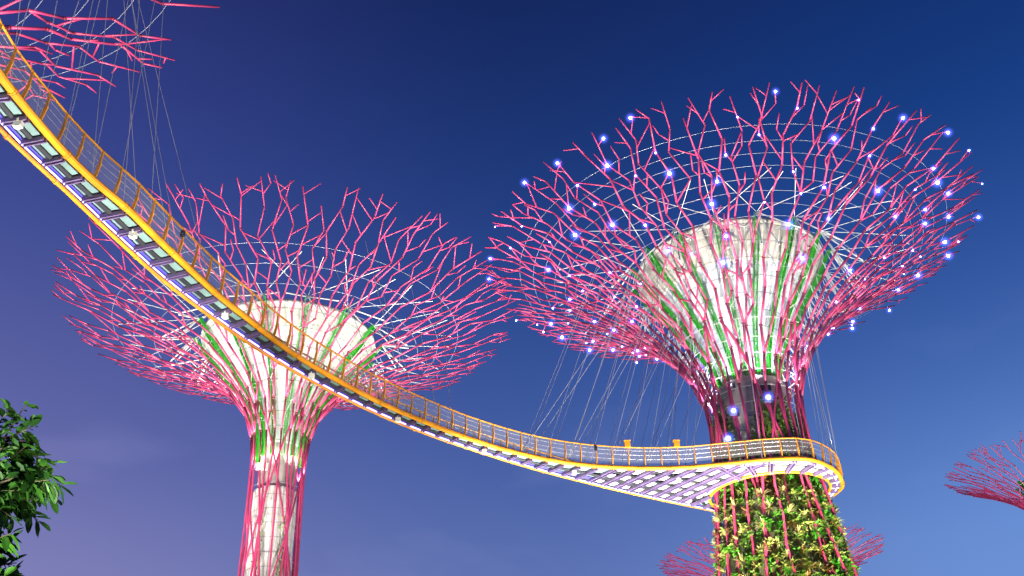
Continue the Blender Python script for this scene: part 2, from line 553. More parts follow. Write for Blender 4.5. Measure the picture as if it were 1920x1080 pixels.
def hoops(T, root, s_list, rad, n=72, off=-.14, wob=0., seed=1):
    rd = random.Random(seed)
    for k, s_ in enumerate(s_list):
        b = MB()
        pts = [T.pt(s_ + rd.uniform(-wob, wob), 2 * PI * i / n, off) for i in range(n)]
        rr = rad[k] if hasattr(rad, '__len__') else rad
        b.poly(pts, rr, 5, 0, True); b.rmax = rr
        b.build('hoop', 'wire' if b.rmax < .02 else 'white', root, True)


def funnel(T, root, prof, split, nribs, rot=0., detail=True, mats=('cone', 'cream')):
    P = catmull(prof, 8)
    lo = [(r, z) for r, z in P if z <= split]; hi = [(r, z) for r, z in P if z >= lo[-1][1]]
    hi = [lo[-1]] + [q for q in hi if q[1] > lo[-1][1]]
    b = MB(); b.rev(lo, 72); b.build('funnel', mats[0], root, True)
    b = MB(); top = hi[-1]
    hi2 = [(r + .03, z) for r, z in hi]
    b.rev([(hi2[0][0] - .06, hi2[0][1])] + hi2 + [(top[0] + .10, top[1] + .02), (top[0] + .10, top[1] + .28), (top[0] - .15, top[1] + .28), (.5, top[1] - .6)], 72)
    b.build('funnel_rim', mats[1], root, True)
    ribs = []
    for i in range(nribs):
        a = rot + 2 * PI * i / nribs
        rad = np.array([math.cos(a), math.sin(a), 0]); tan = np.array([-math.sin(a), math.cos(a), 0])
        C = [rad * (r + .22 + .12 * k / len(P)) + np.array([0, 0, z]) for k, (r, z) in enumerate(P)]
        C = [C[0] + np.array([0, 0, -.9])] + C
        C += [C[-1] + rad * .25 + np.array([0, 0, .32])]
        b = MB()
        for sg in (-1, 1):
            for j in range(len(C) - 1):
                d = C[j + 1] - C[j]; nn = np.cross(tan, d); g_ = .09 + .07 * j / len(C)
                b.beam(C[j] + tan * sg * g_ - d * .01, C[j + 1] + tan * sg * g_ + d * .01, .05, .22, nn)
        for j in range(1, len(C) - 1, 3):
            b.beam(C[j] - tan * .07, C[j] + tan * .07, .04, .14, np.cross(tan, C[j + 1] - C[j]))
            if j + 3 < len(C): b.seg(C[j] - tan * .1, C[j + 3] + tan * .1, .025, None, 4)
        rib = b.build('rib', 'green', root)
        ribs.append(rib)
        if not detail: continue
        tip = C[-1]
        for da, rr_, th in ((-.20, 9.3, .05), (.20, 9.3, .05), (-.07, 8.3, .045), (.07, 8.3, .045), (0, 12.4, .02), (-.33, 12.6, .02), (.33, 12.6, .02)):
            b = MB(); s_ = T.s_at_r(rr_ * T.rr[-1] / 17.5)
            b.seg(tip, T.pt(s_, a + da), th, None, 5)
            b.build('strut', 'white', rib)
        b = MB(); prevp = None
        K = 11
        for j in range(2, K):
            q = C[1 + j * (len(C) - 3) // (K - 1)]
            f = j / (K - 1)
            s_ = T.sw + .8 + f * (T.s_at_r(7.2) - T.sw)
            w_ = T.pt(s_, a + (.08 if j % 2 else -.08), -.1)
            b.seg(q, w_, .024, None, 4)
            if prevp is not None: b.seg(prevp, w_ if j % 2 else q, .02, None, 4)
            prevp = q if j % 2 else w_
        b.build('lattice', 'white', rib)
    return ribs


# ---- the tower with lamps and a planted trunk
C1 = (15.63, 60.0, 0)
T1 = Tower(C1, [(5.6, 0), (5.1, 8), (4.35, 15), (3.8, 19.5), (3.25, 24), (3.05, 27.5), (3.35, 29.8), (4.4, 32.2), (6.2, 34.5), (8.6, 36.5), (11.5, 38.4), (14.5, 39.9), (17.3, 41.0)], 27.5)
t1 = tag(empty('tree_tower', C1), 'large pink steel tree tower dotted with blue lamps, its planted trunk ringed by the walkway', 'tree tower', 'pink steel tree towers')
br1 = branches(T1, t1, 25, 5, .88, lamps=130, dens=1., trunk_thick=.74, inset=.62)
braces(T1, t1, 10, 23, 33, .9, .085, 4)
L1 = T1.L - T1.sw
hoops(T1, t1, [T1.sw + v * L1 for v in (.02, .07, .12, .17, .22, .28)], .021)
hoops(T1, t1, [T1.sw + v * L1 for v in (.32, .36, .40, .44, .48, .52, .56, .60, .64, .68, .72, .76, .80, .84, .89)], .012)
F1 = [(1.75, 30.2), (2.25, 32.0), (3.2, 34.0), (4.5, 36.0), (5.8, 37.9), (6.5, 39.2)]
funnel(T1, t1, F1, 37.0, 16, .1)
b = MB(); b.rev([(4.5, 0), (4.2, 9), (3.8, 15), (3.22, 19.5), (2.6, 24), (2.3, 25)], 40); b.build('planted_trunk', 'soil', t1, True)
b = MB(); b.rev([(2.3, 24.9), (2.25, 30.0), (1.2, 30.6)], 40)
rd = random.Random(3)
for k in range(46):
    a = rd.uniform(0, 2 * PI); z = rd.uniform(26.2, 29.6); rad = np.array([math.cos(a), math.sin(a), 0]); tan = np.array([-math.sin(a), math.cos(a), 0])
    b.box(rad * 2.3 + np.array([0, 0, z]), rad * rd.uniform(.04, .16), tan * rd.uniform(.12, .38), (0, 0, rd.uniform(.08, .32)), rd.choice((0, 1, 1, 2)))
b.build('concrete_neck', ['concrete', 'grey', 'dark'], t1)


def pix(x, y, dist):
    d = fw * 1849.2 + rt * (x - 960) + up * (540 - y)
    return np.array(Vector((0, 0, 1.6)) + d * (dist / math.hypot(d.x, d.y)))


neck = MB(); neck.rev([(.12, 0), (.2, .1), (.2, .4), (.05, .45)], 12)
for x, y in ((1375, 771), (1365, 823), (1440, 746)):
    p = pix(x, y, 58.6) - T1.loc
    h = MB(); h.box((0, .22, 0), (.2, 0, 0), (0, .12, 0), (0, 0, .17)); h.seg((0, .1, 0), (0, -.06, 0), .17, .2, 10)
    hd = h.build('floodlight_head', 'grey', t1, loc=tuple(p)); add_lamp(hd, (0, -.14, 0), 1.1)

# ---- the tower behind the walkway
C2 = (-16.378, 62.806, 0)
T2 = Tower(C2, [(2.3, 0), (2.05, 8), (1.9, 15), (1.8, 21), (1.78, 26), (1.95, 29), (2.6, 31), (4.0, 32.9), (6.2, 34.5), (8.9, 35.8), (11.6, 36.9), (14.2, 37.9), (16.4, 38.9)], 27.5)
t2 = tag(empty('tree_tower', C2), 'unlamped pink steel tree tower with bare white trunk, its funnel crossed by the walkway', 'tree tower', 'pink steel tree towers')
branches(T2, t2, 24, 27, .76, dens=.95, trunk_thick=.62, lean_k=1.5)
braces(T2, t2, 10, 6, 31, 3.4, .06, 5)
L2 = T2.L - T2.sw
hoops(T2, t2, [T2.sw + v * L2 for v in (.12, .16, .20, .25, .30)], .018)
hoops(T2, t2, [T2.sw + v * L2 for v in (.34, .41, .48, .55, .62, .70, .78)], .013)
hoops(T2, t2, [12, 15, 18, 20.5, 23, 25.5], .015)
F2 = [(1.35, 28.4), (1.7, 30.0), (2.6, 32.0), (4.0, 33.9), (5.3, 35.4), (6.1, 36.5)]
funnel(T2, t2, F2, 35.3, 14, .17, True, ('cone', 'palerim'))
b = MB(); b.rev([(1.25, 0), (1.25, 28.5)], 32); b.build('concrete_core', 'concrete', t2, True)
b = MB()
pr = random.Random(8)
for k in range(28):   # creased cladding sheets round the lower trunk
    a0, a1 = 2 * PI * k / 28, 2 * PI * (k + 1) / 28
    zs = [0, 6, 11, 14.5, 17, 19.5, 21.5, 23.5, 25.3 + pr.uniform(-.1, .1)]
    ro = [1.42 + pr.uniform(-.05, .06) for _ in zs]; ri = [1.36 + pr.uniform(-.05, .05) for _ in zs]
    for j in range(len(zs) - 1):
        am = (a0 + a1) / 2
        P3 = lambda a, r, z: (r * math.cos(a), r * math.sin(a), z)
        b.face([P3(a0, 1.40, zs[j]), P3(am, ro[j], zs[j]), P3(am, ro[j + 1], zs[j + 1]), P3(a0, 1.40, zs[j + 1])])
        b.face([P3(am, ro[j], zs[j]), P3(a1, 1.40, zs[j]), P3(a1, 1.40, zs[j + 1]), P3(am, ro[j + 1], zs[j + 1])])
b.build('trunk_cladding', 'cladding', t2)
b = MB(); a = -1.95; b.box((1.75 * math.cos(a), 1.75 * math.sin(a), 26.6), (.36, .1, 0), (-.05, .12, 0), (0, 0, .22)); b.build('fixing_box', 'white', t2)


def leaf_cloud(name, mats, pts_norm, size, seed, parent=None, curl=.25):
    """many small leaf blades: point, outward normal"""
    rd_ = random.Random(seed); b_ = MB()
    for p, nrm, mi in pts_norm:
        d = np.array(nrm) + np.array([rd_.gauss(0, .55), rd_.gauss(0, .55), rd_.gauss(-.1, .55)]); d /= np.linalg.norm(d)
        x = np.cross(d, [rd_.gauss(0, 1), rd_.gauss(0, 1), rd_.gauss(0, 1)]); x /= (np.linalg.norm(x) + 1e-9)
        l = size * rd_.uniform(.6, 1.5); wv = l * rd_.uniform(.16, .3); y = np.cross(x, d)
        p = np.array(p)
        m_ = p + d * l * .5 + y * l * .06; e = p + d * l - np.array([0, 0, curl * l]) * rd_.random()
        b_.face([p, m_ + x * wv, e, m_ - x * wv], mi)
    return b_.build(name, mats, parent)


# leafy strands growing up the bare trunk
pn = []
rd = random.Random(40)
for k in range(9):
    a = -PI / 2 + rd.uniform(-1.4, 1.4); top = rd.uniform(17.5, 25.5)
    z = 10
    while z < top:
        a += rd.gauss(0, .012)
        den = 26 * (1 - (z - 10) / (top - 9)) + 7
        for q in range(int(den * .35)):
            aa = a + rd.gauss(0, .05); rr_ = 1.52 + rd.random() * .2
            pn.append(((rr_ * math.cos(aa), rr_ * math.sin(aa), z + rd.random() * .25), (math.cos(aa), math.sin(aa), .2), rd.choice((0, 1, 1))))
        z += .25
o = leaf_cloud('climbing_plants', ['ivy', 'ivy2'], pn, .17, 2)
o.location = C2
tag(o, 'thin strands of yellow-green creeper climbing the bare white trunk', 'creeper', kind='stuff')


# ---- planted skin of the first trunk
def trunk_r(z): return float(np.interp(z, [0, 9, 15, 19.5, 24, 25.2, 28], [4.5, 4.2, 3.8, 3.22, 2.6, 2.4, 2.35]))


def patch(z, a):
    return math.sin(3.1 * a + 1.7 * math.sin(z * .9)) + math.sin(1.35 * z + 2.3 * a) + .8 * math.sin(5.3 * a - 2.1 * z)


pn = []
rd = random.Random(77)
clump = MB(); cl_pos = []
tries = 0
while tries < 16000 and len(cl_pos) < 1150:
    tries += 1
    z = rd.uniform(8, 24.4); a = rd.uniform(-PI - .45, .45)
    rr_ = trunk_r(z)
    p = np.array([rr_ * math.cos(a), rr_ * math.sin(a), z])
    if any(abs(p[2] - q[2]) < .34 and (p - q) @ (p - q) < .11 for q in cl_pos): continue
    cl_pos.append(p)
    v = patch(z, a) + rd.gauss(0, .9)
    if v < -2.3: continue
    mi = rd.choice((0, 0, 3)) if v < .5 else 1 if v < 1.7 else 2
    nrm = np.array([math.cos(a), math.sin(a), .35]); nrm /= np.linalg.norm(nrm)
    big = rd.uniform(.32, .62) * (1 if mi else .9)
    slim = rd.random() < .5
    nl = rd.randint(26, 44) if slim else rd.randint(34, 60)
    c0 = p + nrm * (rd.uniform(.05, .55) if z < 21.5 else rd.uniform(0, .2))
    for q in range(nl):
        d = nrm * rd.uniform(.15, 1) + np.array([rd.gauss(0, .55) for _ in range(3)]); d /= np.linalg.norm(d)
        if d @ nrm < -.1: continue
        l = big * rd.uniform(.55, 1.15); wv = l * (rd.uniform(.045, .075) if slim else rd.uniform(.12, .2))
        if not slim: l *= .62
        t_ = np.cross(d, [rd.gauss(0, .3), rd.gauss(0, .3), 1]); t_ /= (np.linalg.norm(t_) + 1e-9)
        st = c0 if slim else c0 + d * rd.uniform(.0, .26)
        m_ = st + d * l * .55 + np.array([0, 0, .04 * l]); e = st + d * l - np.array([0, 0, rd.uniform(.1, .4) * l])
        clump.face([st + t_ * wv * .5, m_ + t_ * wv, m_ - t_ * wv, st - t_ * wv * .5], mi)
        clump.face([m_ + t_ * wv, e, m_ - t_ * wv], mi)
M['ivy4'] = leaf_mat('bright_fern_leaf', (.05, .20, .015), (.12, .42, .03), (.30, .52, .06), 1.9)
o = clump.build('fern_cover', ['ivy', 'ivy2', 'ivy3', 'ivy4']); o.location = C1
tag(o, 'dense ferns, creepers and grasses covering the trunk below the walkway ring', 'ferns', kind='stuff')
for k in range(12000):
    a = rd.uniform(-PI, .4); z = 24.2 + abs(rd.gauss(0, 1.35)) * (1.2 + math.sin(4.1 * a + 1) * .9)
    if z > 28.3: continue
    rr_ = trunk_r(z) + .05 + rd.random() * .5
    pn.append(((rr_ * math.cos(a), rr_ * math.sin(a), z), (math.cos(a), math.sin(a), .2), 0 if rd.random() < .85 else 1))
o = leaf_cloud('wall_plants', ['ivy', 'ivy2', 'ivy3'], pn, .215, 5)
o.location = C1
tag(o, 'dark leafy planting round the trunk neck just above the walkway ring', 'wall plants', kind='stuff')

# rosettes one can tell apart
KIND = [('brom0', 'cream-yellow spiky bromeliad rosette rooted on the planted trunk', 'cream bromeliads on the planted trunk', 46, 1.),
        ('brom1', 'vivid green leafy fern tuft rooted on the planted trunk', 'vivid green ferns on the planted trunk', 30, .75),
        ('brom2', 'rust-brown spiky bromeliad rosette rooted on the planted trunk', 'rust bromeliads on the planted trunk', 20, .9)]
placed = []
for mk, lab, grp, cnt, scl in KIND:
    b = MB(); rd = random.Random(len(mk) + cnt)
    nl = 22 if mk != 'brom1' else 40
    for k in range(nl):
        az_ = rd.uniform(0, 2 * PI); el = rd.uniform(.1, 1.35)
        d = np.array([math.cos(az_) * math.cos(el), math.sin(az_) * math.cos(el), math.sin(el)])
        l = rd.uniform(.45, .72); t_ = np.cross(d, [0, 0, 1]); t_ /= np.linalg.norm(t_)
        wv = .045 if mk != 'brom1' else .075
        p1 = d * l * .5 + np.array([0, 0, .03]); p2 = d * l - np.array([0, 0, .16 * math.cos(el)])
        b.face([t_ * wv * .7, p1 + t_ * wv, p1 - t_ * wv, -t_ * wv * .7]); b.face([p1 + t_ * wv, p2, p1 - t_ * wv])
    nm = 'fern' if mk == 'brom1' else 'bromeliad'
    proto = b.build(nm, mk)
    n_ = 0; tries = 0
    while n_ < cnt and tries < 4000:
        tries += 1
        z = rd.uniform(12.6, 23.2); a = -1.83 + rd.uniform(-1.45, 1.45)
        if mk == 'brom0' and math.sin(a * 2) < -.6 and rd.random() < .6: continue
        if any((abs(z - z2) ** 2 + ((a - a2) * 3.4) ** 2) < .62 for z2, a2 in placed): continue
        placed.append((z, a))
        o = proto if n_ == 0 else proto.copy()
        if n_: COL.objects.link(o)
        r_ = trunk_r(z) + .42
        o.location = (C1[0] + r_ * math.cos(a), C1[1] + r_ * math.sin(a), z)
        nrm = Vector((math.cos(a), math.sin(a), .45))
        q = nrm.to_track_quat('Z', 'Y') @ Matrix.Rotation(rd.uniform(0, 6.28), 3, 'Z').to_quaternion()
        o.rotation_mode = 'QUATERNION'; o.rotation_quaternion = q
        s_ = scl * rd.uniform(.6, 1.1); o.scale = (s_,) * 3
        tag(o, lab, 'fern' if nm == 'fern' else 'bromeliad', grp)
        n_ += 1

# ---- the near canopy over the top left corner
C6 = (-27.6, 24.0, 0)
T6 = Tower(C6, [(4.4, 0), (3.9, 12), (3.2, 22), (3.0, 27), (3.6, 30), (5.6, 33.6), (8.6, 36.5), (11.4, 38.4), (14.0, 39.8), (17.4, 41.2)], 27)
t6 = tag(empty('tree_tower', C6), 'nearest pink steel canopy, only its branch tips reaching into the top left corner', 'tree tower', 'pink steel tree towers')
branches(T6, t6, 18, 33, 1., dens=.85)
L6 = T6.L - T6.sw
hoops(T6, t6, [T6.sw + v * L6 for v in (.1, .3, .5, .6, .7, .8, .88)], .013)
b = MB(); b.rev([(2.6, 0), (2.2, 26), (2.0, 29), (4.2, 35), (6.2, 39), (.5, 38.4)], 40); b.build('funnel', 'cone', t6, True)

# ---- two small canopies far off
for (x, d, rr_, zz, lab, sd, rot) in (
        (1418, 130, 14.0, 37.6, 'small distant pink tree tower canopy peeping out behind the planted trunk', 51, 0),
        (1985, 130, 12.2, 43.8, 'distant pink tree tower canopy cut off by the right edge', 57, 0)):
    c = pix(x, 900, d); C_ = (c[0], c[1], 0)
    h = zz
    Tq = Tower(C_, [(2.6, 0), (2.3, h - 18), (2.0, h - 12), (2.3, h - 9), (3.4, h - 6.2), (5.4, h - 3.9), (8.4, h - 1.9), (rr_, h)], h - 12)
    tq = tag(empty('tree_tower', C_), lab, 'tree tower', 'pink steel tree towers')
    branches(Tq, tq, 22, sd, 1.0, dens=.95, n_tube=5)
    Lq = Tq.L - Tq.sw
    hoops(Tq, tq, [Tq.sw + v * Lq for v in (.1, .3, .45, .6)], .03, 48)
    funnel(Tq, tq, [(1.2, h - 10.5), (1.9, h - 7), (3.2, h - 4), (4.2, h - 2.4)], h - 3.2, 10, 0., False)
    b = MB(); b.rev([(1.6, 0), (1.2, h - 10.4)], 24); b.build('concrete_core', 'concrete', tq, True)

# ------------------------------------------------------------------ the walkway
KS = 1.039
ZD = 22.8
U0 = [(-13.6, 16.6), (-14.05, 18.4), (-14.21, 20.19), (-13.89, 23.05), (-13.46, 24.98), (-12.89, 26.71), (-12.43, 28.63), (-11.5, 32.07), (-10.80, 34.09), (-9.41, 37.7), (-7.01, 41.9), (-4.53, 45.2), (-2.03, 47.94),
      (.75, 50.25), (3.7, 51.82), (6.74, 52.65), (9.77, 52.87)]
L0 = [(-15.2, 17.0), (-15.4, 19.4), (-15.28, 22.1), (-14.92, 23.9), (-14.53, 25.5), (-14.02, 27.78), (-13.2, 30.97), (-12.08, 34.11), (-10.69, 37.35), (-8.99, 40.52), (-6.99, 43.64), (-4.67, 46.55), (-2.09, 49.26), (.74, 51.94), (3.82, 54.5), (7.12, 57.02), (11.93, 60.4)]
U = catmull([(x * KS, y * KS) for x, y in U0], 14)
Lc = catmull([(x * KS, y * KS) for x, y in L0], 14)
cc = np.array(C1[:2])
PH = [-137, -119, -96, -76, -51, -25, 0, 45, 90, 139]
RO = [7.5, 6.25, 5.8, 5.6, 4.85, 4.45, 4.4, 4.5, 4.5, 4.25]


def ro(ph): return float(np.interp(ph, PH, RO))


ring_o = catmull([cc + r_ * np.array([math.cos(R(p)), math.sin(R(p))]) for p, r_ in zip(PH, RO)], 10)
RH = 3.72
EDGE = np.vstack([U[:-1], ring_o])         # near edge, then round the tower


def resample(P, step):
    d = np.r_[0, np.cumsum(np.linalg.norm(np.diff(P, axis=0), axis=1))]
    n = max(2, int(round(d[-1] / step)) + 1); s_ = np.linspace(0, d[-1], n)
    return np.c_[np.interp(s_, d, P[:, 0]), np.interp(s_, d, P[:, 1])]


def tangent(P, i):
    t = P[min(i + 1, len(P) - 1)] - P[max(i - 1, 0)]; return t / np.linalg.norm(t)


def hit(p, d):
    best = None
    for a_, b_ in zip(EDGE[:-1], EDGE[1:]):
        e = b_ - a_; den = d[0] * e[1] - d[1] * e[0]
        if abs(den) < 1e-9: continue
        w_ = a_ - p; t = (w_[0] * e[1] - w_[1] * e[0]) / den; u_ = (w_[0] * d[1] - w_[1] * d[0]) / den
        if t > .3 and -1e-6 <= u_ <= 1 + 1e-6 and (best is None or t < best): best = t
    q = p - cc; bb = q @ d; c_ = q @ q - RH * RH; dd = bb * bb - c_
    if dd > 0:
        t = -bb - math.sqrt(dd)
        if t > .05 and (best is None or t < best): best = t
    return best


v3 = lambda p, z=ZD: np.array([p[0], p[1], z])
sky_ = tag(empty('skyway', (EDGE[0][0], EDGE[0][1], 0)), 'long curving yellow aerial walkway slung between the pink tree towers', 'walkway')
sky_.location = (0, 0, 0)
LS = resample(Lc, 1.06)
stations = []
for i in range(len(LS)):
    t = tangent(LS, i); n_ = np.array([t[1], -t[0]])
    h = hit(LS[i], n_)
    if h: stations.append((LS[i], LS[i] + n_ * h, n_, h))
# tubes
b = MB(); ep = resample(EDGE, .5); b.poly([v3(p) for p in ep], .13, 10)
for k in range(3, len(ep) - 1, 6):
    d = v3(tangent(ep, k), 0); b.seg(v3(ep[k]) - d * .05, v3(ep[k]) + d * .05, .155, None, 10)
    b.seg(v3(ep[k]) + d * .02, v3(ep[k]) + d * .035, .16, None, 10, 1)
b.build('edge_tube', ['yellow', 'dark'], sky_)
b = MB(); ep = resample(Lc, .6); b.poly([v3(p, ZD - .02) for p in ep], .08, 8)
for k in range(2, len(ep) - 1, 4):
    d = v3(tangent(ep, k), 0); b.seg(v3(ep[k], ZD - .02) - d * .06, v3(ep[k], ZD - .02) + d * .06, .105, None, 8)
b.build('edge_tube', 'yellow', sky_)
b = MB(); b.poly([v3(cc + RH * np.array([math.cos(R(k * 6)), math.sin(R(k * 6))]), ZD - .02) for k in range(60)], .11, 8, 0, True); b.build('ring_tube', 'yellow', sky_, True)
# LED strips: inside the far edge, and round the outer ring
LI = np.array([LS[i] + np.array([tangent(LS, i)[1], -tangent(LS, i)[0]]) * .27 for i in range(len(LS))])
b = MB(); b.poly([v3(p, ZD - .10) for p in LI], .03, 6); b.build('light_strip', 'led', sky_, True)
rr_ = [cc + (ro(p) - .32) * np.array([math.cos(R(p)), math.sin(R(p))]) for p in range(-118, 136, 4)]
b = MB(); b.poly([v3(p, ZD - .10) for p in rr_], .045, 6); b.build('light_strip', 'led', sky_, True)
# deck plate (walking surface) and underside panels
dk = MB(); zt = ZD + .10
for (a_, a2, n_, h), (b_, b2, m_, k_) in zip(stations[:-1], stations[1:]):
    dk.face([v3(a_, zt), v3(a2, zt), v3(b2, zt), v3(b_, zt)])
for p in range(-130, 139, 5):
    f = lambda q, r_: v3(cc + r_ * np.array([math.cos(R(q)), math.sin(R(q))]), zt - .012)
    dk.face([f(p, RH), f(p, ro(p)), f(p + 5, ro(p + 5)), f(p + 5, RH)])
dk.build('deck', 'deck', sky_)


def quad_panel(m, A, B, C_, D, u0, u1, v0, v1, z, mi=0, th=.03):
    """panel inside the bay ABCD (A,D on the far edge, B,C on the near edge); u across, v along"""
    P = lambda u, v: (A * (1 - u) + B * u) * (1 - v) + (D * (1 - u) + C_ * u) * v
    q = [P(u0, v0), P(u1, v0), P(u1, v1), P(u0, v1)]
    lo = [v3(p, z) for p in q]; hi_ = [v3(p, z + th) for p in q]
    m.face(lo[::-1], mi); m.face(hi_, mi)
    for k in range(4): m.face([lo[k], lo[(k + 1) % 4], hi_[(k + 1) % 4], hi_[k]], mi)


nb = 0
for (a_, a2, n_, h), (b_, b2, m_, k_) in zip(stations[:-1], stations[1:]):
    w_ = (h + k_) / 2; m = MB()
    if w_ < 2.6:
        quad_panel(m, a_, a2, b2, b_, .60, 1 - .24 / w_, .14, .86, ZD - .02)
        quad_panel(m, a_, a2, b2, b_, .345, .44, .12, .88, ZD - .01)
        quad_panel(m, a_, a2, b2, b_, .17, .29, .03, .97, ZD + .0, 1)
    else:
        rows = max(2, int(round(w_ / 1.15)))
        for r_ in range(rows):
            u0 = (r_ + .10) / rows; u1 = (r_ + .76) / rows
            quad_panel(m, a_, a2, b2, b_, max(u0, .4 / w_), min(u1, 1 - .3 / w_), .22, .8, ZD - .02, 2)
    m.build('deck_panel', ['panel', 'trough', 'palepanel'], sky_)
    nb += 1
# long dark conduits under the narrow bays
for fr, rad in ((.485, .05), (.535, .075), (.575, .04)):
    pts = [v3(a_ + (a2 - a_) * fr, ZD - .05) for a_, a2, n_, h in stations if h < 2.6]
    b = MB(); b.poly(pts, rad, 6); b.build('conduit', 'dark', sky_, True)
# paired cross beams
for a_, a2, n_, h in stations:
    t = np.array([-n_[1], n_[0]]); b = MB()
    for sg in (-.07, .07):
        p, q = v3(a_ + t * sg + n_ * .34, ZD - .13), v3(a2 + t * sg - n_ * .12, ZD - .13)
        if h > 2.6:
            p += np.append(t * sg * .9, .01); q += np.append(t * sg * .9, .01)
        b.beam(p, q, .05, .17 if h < 2.6 else .12)
    b.beam(v3(a_ + n_ * .36, ZD - .085), v3(a2 - n_ * .2, ZD - .085), .10 if h < 2.6 else .16, .025)
    b.build('cross_beam', 'purple', sky_)
# secondary ledgers in the wide part
wide = [s_ for s_ in stations if s_[3] >= 2.6]
for r_ in range(1, 6):
    b = MB(); any_ = False
    for (a_, a2, n_, h), (b_, b2, m_, k_) in zip(wide[:-1], wide[1:]):
        u0, u1 = (r_ * 1.15) / h, (r_ * 1.15) / k_
        if u0 > .93 or u1 > .93: continue
        any_ = True
        b.beam(v3(a_ + (a2 - a_) * u0, ZD - .04), v3(b_ + (b2 - b_) * u1, ZD - .04), .14, .12)
    if any_: b.build('ledger', 'dark', sky_)
# ring spokes and panels
for p in range(-128, 139, 14):
    f = lambda q, r_, z=ZD: v3(cc + r_ * np.array([math.cos(R(q)), math.sin(R(q))]), z)
    b = MB()
    for dq in (-1.1, 1.1): b.beam(f(p + dq, RH + .08, ZD - .10), f(p + dq, ro(p) - .15, ZD - .10), .06, .18)
    b.build('cross_beam', 'purple', sky_)
    if p + 14 < 139:
        b = MB(); wd = lambda q: ro(q) - RH
        for u0, u1 in ((.12, .46), (.56, .86)):
            q = [f(p + 2.5, RH + wd(p + 2.5) * u0, ZD - .03), f(p + 11.5, RH + wd(p + 11.5) * u0, ZD - .03), f(p + 11.5, RH + wd(p + 11.5) * u1, ZD - .03), f(p + 2.5, RH + wd(p + 2.5) * u1, ZD - .03)]
            b.face(q); b.face([x + np.array([0, 0, .03]) for x in q[::-1]])
        b.build('deck_panel', 'palepanel', sky_)


# railings
def railing(P, hgt, lean, zb):
    PS = resample(P, 1.0); top = []; bot = []
    for i, p in enumerate(PS):
        t = tangent(PS, i); n_ = np.array([t[1], -t[0]]) * lean
        q0, q1 = v3(p, zb), v3(p + n_ * .10, zb + hgt)
        b_ = MB(); t3 = np.array([t[0], t[1], 0])
        mid = (q0 + q1) / 2 + np.array([n_[0], n_[1], 0]) * .05
        b_.beam(q0, mid, .13, .05, t3); b_.beam(mid - (q1 - mid) * .02, q1, .08, .05, t3)
        b_.build('rail_post', 'yellow', sky_)
        top.append(q1); bot.append(q0 + np.array([0, 0, .08]))
    b_ = MB(); b_.poly(top, .042, 8); b_.build('handrail', 'yellow', sky_, True)
    b_ = MB()
    for k in range(len(top) - 1): b_.face([bot[k], bot[k + 1], top[k + 1], top[k]])
    b_.build('mesh_infill', 'mesh', sky_)
    for f in (.3, .55, .8):
        b_ = MB(); b_.poly([x * (1 - f) + y * f for x, y in zip(bot, top)], .008, 4); b_.build('rail_wire', 'wire', sky_)
    return top


top_near = railing(EDGE, 1.12, 1, ZD + .12)
railing(Lc, 1.12, -1, ZD + .08)
# yellow boxes on the handrail, dark fittings, white lamp housings under the deck
for x, y in ((1163, 838), (1267, 841)):
    q = min(top_near, key=lambda P: np.linalg.norm(P[:2] / np.linalg.norm(P[:2]) - pix(x, y, 50)[:2] / np.linalg.norm(pix(x, y, 50)[:2])))
    b = MB(); b.box((0, 0, .18), (.17, 0, 0), (0, .12, 0), (0, 0, .18)); b.box((0, -.01, .385), (.20, 0, 0), (0, .15, 0), (0, 0, .022))
    b.build('viewing_box', 'yellow', sky_, loc=tuple(q))
for x, y in ((1115, 846), (327, 455)):
    q = min(top_near, key=lambda P: np.linalg.norm(np.array(P[:2]) / np.linalg.norm(P[:2]) - pix(x, y, 50)[:2] / np.linalg.norm(pix(x, y, 50)[:2])))
    b = MB(); b.box((0, -.08, -.24), (.08, 0, 0), (0, .06, 0), (0, 0, .12)); b.seg((0, -.14, -.24), (0, -.18, -.24), .06, .05, 10)
    b.build('loudspeaker', 'dark', sky_, loc=tuple(q))
for k in range(5, len(stations), 6):
    a_, a2, n_, h = stations[k]
    p = a_ + (a2 - a_) * .7; b = MB()
    b.box((0, 0, -.14), (.13, 0, 0), (0, .09, 0), (0, 0, .10)); b.box((0, 0, -.02), (.03, 0, 0), (0, .12, 0), (0, 0, .05)); b.seg((0, 0, -.24), (0, 0, -.27), .09, .10, 10)
    b.build('lamp_housing', 'white', sky_, loc=tuple(v3(p, ZD - .16)))


# ------------------------------------------------------------------ hanger cables
def cable(p, q, rad=.016):
    b_ = MB(); b_.seg(p, q, rad, None, 5); b_.build('hanger_cable', 'wire', sky_)


def canopy_pt(T, ang, r_): return T.pt(T.s_at_r(r_), ang, -.1) + T.loc


def ang_to(T, p): return math.atan2(p[1] - T.loc[1], p[0] - T.loc[0])


rd = random.Random(9)
ES = resample(EDGE, .5)
for k, x in enumerate((.2, 1.5, 2.8, 4.0, 5.2, 6.4, 7.5, 8.6, 9.7, 10.6)):
    e = min(U, key=lambda p: abs(p[0] - x)); l = min(Lc, key=lambda p: abs(p[0] - x * .9))
    for p, zz in ((e, ZD + .1), (l, ZD)):
        a = ang_to(T1, p); rr_ = max(4.6, min(11.5, np.linalg.norm(p - cc) * .62))
        cable(v3(p, zz), canopy_pt(T1, a + rd.uniform(-.12, .12), rr_))
        if k % 2 == 0: cable(v3(p, zz), canopy_pt(T1, a + rd.uniform(.1, .3), rr_ * .8))
for ph in (-40, -28, -16, -6, 6, 20, -105, -80, -60):
    p = cc + ro(ph) * np.array([math.cos(R(ph)), math.sin(R(ph))])
    cable(v3(p), canopy_pt(T1, R(ph + rd.uniform(-6, 6)), ro(ph) * rd.uniform(1.0, 1.12)))
